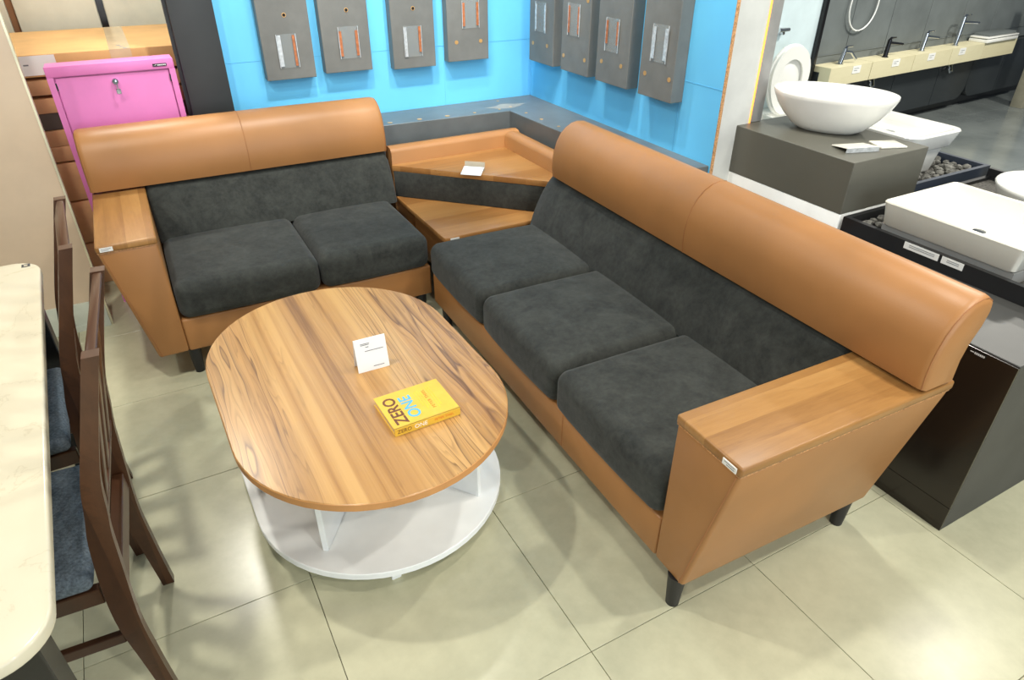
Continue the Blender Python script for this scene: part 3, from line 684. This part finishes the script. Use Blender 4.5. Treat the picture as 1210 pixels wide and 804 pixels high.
stones(46, 1.612, 2.093, .584, .663, .655, 'grey stone in the black tray, on the far side of the rectangular washbasin', 'stones beyond the rectangular basin')
stones(34, 1.612, 2.093, -.10, .07, .655, 'grey stone in the black tray, on the near side of the rectangular washbasin', 'stones in front of the rectangular basin')
stones(90, 2.072, 2.708, .807, 1.25, .655, 'grey stone in the navy tray behind the grey display block', 'stones in the navy tray', [(2.28, 2.53, .925, 1.31)])
for (tr_, X0, X1, Y0, Y1, Z) in ((t1, .021, .504, .021, .849, .0145), (t2, .021, .659, .021, .694, .094)):
    obj('gravel_bed', box(X0, X1, Y0, Y1, .0102, Z), 'stonesheet', tr_)

def rect_basin(name, label, x0, x1, y0, y1, z0, z1, wall, flare, r, m, depth):
    cx, cy_ = (x0 + x1) / 2, (y0 + y1) / 2; hx, hy = (x1 - x0) / 2, (y1 - y0) / 2
    o = thing(name, label, 'washbasin', (cx, cy_, z0)); h = z1 - z0
    R = lambda s, z, rr: [(x, y, z) for x, y in rrect(0, 0, hx - s, hy - s, max(.005, rr), 6)]
    rings = [R(flare + .006, 0, r), R(flare, .006, r), R(.002, h - .012, r), R(0, h - .006, r), R(.003, h - .001, r), R(.008, h, r), R(wall - .006, h, r), R(wall, h - .004, r * .8), R(wall + .012, h - depth * .8, r), R(wall + .03, h - depth, r * 1.5), R(min(hx, hy) - .03, h - depth - .004, .028)]
    obj('basin', loft(rings), m, o, 40)
    obj('drain', cyl((0, 0, h - depth - .004), (0, 0, h - depth + .001), .022, .022, 20), 'chrome', o)
    return o
rb = rect_basin('washbasin', 'rectangular white washbasin set in the black stone tray', 1.635, 2.075, .072, .578, .7015, .795, .016, .012, .02, 'ceramicw', .075)
obj('foot_slab', box(-.20, .21, -.24, .24, -.046, -.0005), 'greypost', rb)
# oval bowl on the block
ov = thing('washbasin', 'oval white vessel washbasin standing on the grey display block', 'washbasin', (1.88, 1.07, .905), math.atan2(-.876, .48))
def ell(a, b, z, ex=2.25, n=40, dx=0):
    out = []
    for k in range(n):
        t_ = 2 * math.pi * k / n; c_, s_ = math.cos(t_), math.sin(t_)
        out.append((dx + a * math.copysign(abs(c_) ** (2 / ex), c_), b * math.copysign(abs(s_) ** (2 / ex), s_), z))
    return out
prof = [(.115, .07, .0), (.122, .077, .003), (.15, .098, .02), (.19, .128, .06), (.222, .15, .10), (.240, .163, .135), (.246, .168, .150), (.245, .166, .157), (.238, .160, .159), (.230, .153, .152), (.215, .14, .125), (.18, .115, .07), (.12, .07, .035), (.05, .03, .028)]
obj('bowl', loft([ell(a, b, z) for a, b, z in prof]), 'ceramic', ov, 60)
obj('drain', cyl((0, 0, .0275), (0, 0, .031), .024, .024, 20), 'chrome', ov)
# flat basin in navy tray
fb2 = rect_basin('washbasin', 'flat white washbasin with wide rim, behind the oval washbasin', 2.22, 2.59, .87, 1.36, .79, .865, .03, .018, .06, 'ceramic', .045)
obj('pedestal', hexa([(-.12, -.18, -.135), (.11, -.18, -.135), (.11, .18, -.135), (-.12, .18, -.135), (-.14, -.20, -.001), (.13, -.20, -.001), (.13, .20, -.001), (-.14, .20, -.001)], .02, 3), 'ceramic', fb2)
# round basin at the right edge
rd = thing('washbasin', 'round white washbasin cut off by the right edge of the frame', 'washbasin', (2.40, .36, .655))
prof = [(.13, 0), (.15, .01), (.19, .06), (.208, .11), (.212, .12), (.208, .126), (.2, .126), (.19, .115), (.15, .05), (.05, .035)]
obj('bowl', loft([ell(r, r, z, 2, 40) for r, z in prof]), 'ceramic', rd, 60)
obj('drain', cyl((0, 0, .035), (0, 0, .038), .022, .022, 18), 'chrome', rd)
# two soap dishes / sample plates
dA = thing('sample_plate', 'left of two small white plates on the grey block, front lip folded down', 'plate', (1.742, .82, .9055), math.radians(-18))
obj('plate', hexa([(-.07, -.045, .016), (.07, -.045, .016), (.07, .05, .002), (-.07, .05, .002), (-.07, -.045, .0185), (.07, -.045, .0185), (.07, .05, .006), (-.07, .05, .006)], .0008, 1), 'ceramicw', dA)
obj('front_lip', box(-.07, .07, -.049, -.0455, 0, .018), 'silver', dA)
dB = thing('sample_plate', 'right of two small white plates on the grey block, lying flat', 'plate', (1.90, .79, .9055), math.radians(-22))
obj('plate', box(-.055, .055, -.045, .045, 0, .007, .002), 'ceramicw', dB)

# ------------------------------------------------------------------ bathroom wall (runs slightly away to the right)
BY = .073; O = Vector((4.3, 2.95, 0))
def bw(s, d, z=0): return (O.x + s * math.cos(BY) - d * math.sin(BY), O.y + s * math.sin(BY) + d * math.cos(BY), z)
def bstruct(name, bm, m, parent=None):
    o = struct(name, bm, m, parent)
    if parent is None: o.location = O; o.rotation_euler.z = BY
    return o
bwall = bstruct('wall_bathroom', box(-.01, 4.6, .20, .30, 0, 2.7), 'black')
sx = .0
for wv in (.41, .57, .59, .62, .61, .61, .6):
    obj('wall_panel', box(sx + .004, sx + wv - .004, .178, .1995, .60, 2.65, .002, 1), 'slate', bwall); sx += wv
obj('ledge_strip', box(.0, 4.4, .172, .1775, .70, .705), 'slate', bwall)
sx = .0
for k, wv in enumerate((.53, .62, .76, .62, .62, .62)):
    r0 = .14
    p = [(sx + .004, .595), (sx + .004, .10)] if k % 2 else [(sx + .004, .595)] + [(sx + .004 + r0 - r0 * math.cos(a), .10 + r0 - r0 * math.sin(a)) for a in [math.pi / 2 * i / 5 for i in range(6)]]
    q = [(sx + wv - .004, .10), (sx + wv - .004, .595)] if not k % 2 else [(sx + wv - .004 - r0 + r0 * math.sin(a), .10 + r0 - r0 * math.cos(a)) for a in [math.pi / 2 * i / 5 for i in range(6)]] + [(sx + wv - .004, .595)]
    obj('lower_panel', loft([[(x, y, z) for x, z in p + q] for y in (.10, .1995)]), 'slatedark', bwall); sx += wv
tw = struct('wall_toilet', box(1.8, 4.24, 3.12, 3.2, 0, 2.7), 'whitepanel')
dv = struct('trim_4', box(4.242, 4.275, 3.085, 3.2, 0, 2.7, .002), 'black')

def shelfbox(s0, s1, h, label):
    o = thing('faucet_plinth', label, 'wall shelf', bw(s0, 0, .64 - h), BY, 'oak boxes along the bathroom wall')
    obj('shelf_box', box(.005, s1 - s0 - .005, 0, .177, 0, h, .001, 1), 'oak', o); return o
segs = [(0, .57), (.57, 1.21), (1.21, 1.83), (1.83, 2.42), (2.42, 3.05)]
labs = ['pale oak wall box nearest the black divider, carrying the slanted chrome tap', 'second pale oak wall box from the divider, carrying the black tap', 'third pale oak wall box from the divider, with a chrome tap', 'fourth pale oak wall box from the divider, carrying the tallest chrome tap', 'last pale oak wall box on the right, under the white slab basin']
tags = [.30, .87, 1.43, 1.96, None]
for (s0, s1), lb_, tg in zip(segs, labs, tags):
    o = shelfbox(s0, s1, .145, lb_)
    if tg:
        p = obj('price_tag', box(tg - s0, tg - s0 + .11, -.003, -.0005, .075, .135), 'sticker', o)
        for k in range(2): obj('print_line', box(tg - s0 + .02, tg - s0 + .085 - .02 * k, -.0036, -.0029, .112 - .016 * k, .116 - .016 * k), 'ink', p)
def faucet(s, h, lean, m, label, spout, lever):
    o = thing('faucet', label, 'tap', bw(s, .075, .6405), BY, 'taps on the oak wall boxes')
    obj('body', join(cyl((0, 0, 0), (0, 0, .006), .027, .027, 18), cyl((0, 0, .005), (lean, 0, h), .019, .017, 16)), m, o)
    obj('spout', tube([(lean, 0, h * .82), (lean + spout * .5, -.01, h * .82 - .01), (lean + spout, -.02, h * .82 - .022 - (.05 if lean > .02 else 0))], [.013, .011, .010], 10), m, o)
    obj('lever', tube([(lean, 0, h - .002), (lean + .01, 0, h + .012), (lean + lever, .01, h + .008)], [.014, .010, .006], 8), m, o)
faucet(.22, .12, .03, 'chrome', 'slanted chrome tap on the wall box nearest the divider', .15, .11)
faucet(.86, .14, .01, 'blackchrome', 'black tap on the second oak wall box', .18, .10)
faucet(1.43, .15, .015, 'chrome', 'medium chrome tap on the third oak wall box', .18, .13)
faucet(2.0, .25, .012, 'chrome', 'tallest chrome tap on the fourth oak wall box', .26, .13)
hs = thing('shower_hose', 'white shower hose hanging in a loop on the grey wall panels', 'hose', bw(.48, .15, .87), BY)
obj('hose', tube([(.19 * math.cos(a), 0, .19 + (.19 if math.sin(a) < 0 else .6) * math.sin(a)) for a in [math.pi + math.pi * k / 16 for k in range(17)]][::1], .006, 8), 'white', hs)
obj('hose', tube([(-.19, 0, .19), (-.17, 0, .45), (-.10, 0, .80)], .006, 8), 'white', hs); obj('hose', tube([(.19, 0, .19), (.19, 0, .45), (.15, 0, .85)], .006, 8), 'white', hs)
obj('wall_bracket', box(-.12, .17, .0, .027, .83, .87, .004), 'chrome', hs)
sb = thing('slab_basin', 'thin white slab basin lying on the last oak box at the right', 'washbasin', bw(2.45, -.02, .6405), BY)
obj('basin', join(box(-.05, .55, 0, .18, 0, .03, .006), box(-.05, .55, 0, .18, .036, .052, .006)), 'ceramic', sb)
obj('top_pad', box(-.0, .52, .02, .17, .0525, .075, .004), 'slate', sb)
for s, k in ((.72, 0), (2.0, 1)):
    pp = thing('drain_pipe', ['chrome drain trap under the gap of the second oak box', 'chrome drain trap under the fourth oak box'][k], 'pipe', bw(s, .06, .40), BY)
    obj('pipe', tube([(0, .03, .094), (0, .0, .04), (.02, 0, .0), (.06, 0, .01), (.08, .03, .06), (.15, .039, .075)], .012, 8), 'chrome', pp)
pst = thing('timber_post', 'pale timber post standing on the grey floor at the far right', 'post', (7.4, 2.95, 0)); obj('post', box(-.06, .06, -.06, .06, 0, 1.2, .004), plain('weathered_timber', (150, 146, 128), .7), pst)

# toilet with raised lid in front of the white panel
to = thing('toilet', 'white toilet with raised lid, half hidden behind the oval washbasin', 'toilet', (3.80, 3.115, 0))
lid = lambda a, b, z0, y: [(a * math.sin(t_) * (1 - .12 * math.cos(t_)), y, z0 - b * math.cos(t_)) for t_ in [2 * math.pi * k / 32 for k in range(32)]]
obj('lid', loft([lid(.20, .25, .60, -.155), lid(.21, .26, .60, -.16), lid(.213, .263, .60, -.18), lid(.205, .255, .60, -.187)]), 'ceramic', to, 50)
so, si = lid(.202, .252, .60, -.19), lid(.125, .165, .59, -.19)
bm = new(); R4 = [[bm.verts.new((x, y + dy, z)) for x, y, z in L] for L, dy in ((so, 0), (so, -.018), (si, -.018), (si, 0))]
for a, b in zip(R4, R4[1:] + R4[:1]):
    for k in range(32): bm.faces.new((a[k], a[(k + 1) % 32], b[(k + 1) % 32], b[k]))
bmesh.ops.recalc_face_normals(bm, faces=bm.faces); obj('seat', bm, 'ceramic', to, 50)
obj('bowl', loft([[(a * math.cos(t_), -.33 + b * math.sin(t_), z) for t_ in [2 * math.pi * k / 28 for k in range(28)]] for a, b, z in ((.12, .2, 0), (.13, .22, .1), (.17, .3, .25), (.19, .325, .345), (.185, .32, .355), (.15, .26, .352), (.1, .18, .22))]), 'ceramic', to, 60)
obj('tank', box(-.18, .18, -.15, -.001, 0.0, .36, .02), 'ceramic', to)
hb = thing('paper_holder', 'chrome holder with a beige card beside the toilet', 'holder', (3.50, 3.119, .66))
obj('bar', join(box(-.02, .20, -.09, -.07, .0, .018, .003), box(-.02, .02, -.09, -.001, -.01, .028, .003)), 'chrome', hb); obj('card', box(-.05, .03, -.108, -.092, -.15, .08), plain('beige_card', (214, 200, 170), .6), hb)
hk = thing('robe_hook', 'chrome hook on the white panel above the toilet', 'hook', (3.80, 3.119, .93))
obj('hook', join(cyl((0, 0, 0), (0, -.03, 0), .03, .026, 16), cyl((-.05, -.05, .012), (.06, -.05, .012), .018, .014, 14), cyl((0, -.02, -.01), (0, -.06, -.01), .012, .012, 10)), 'chrome', hk)
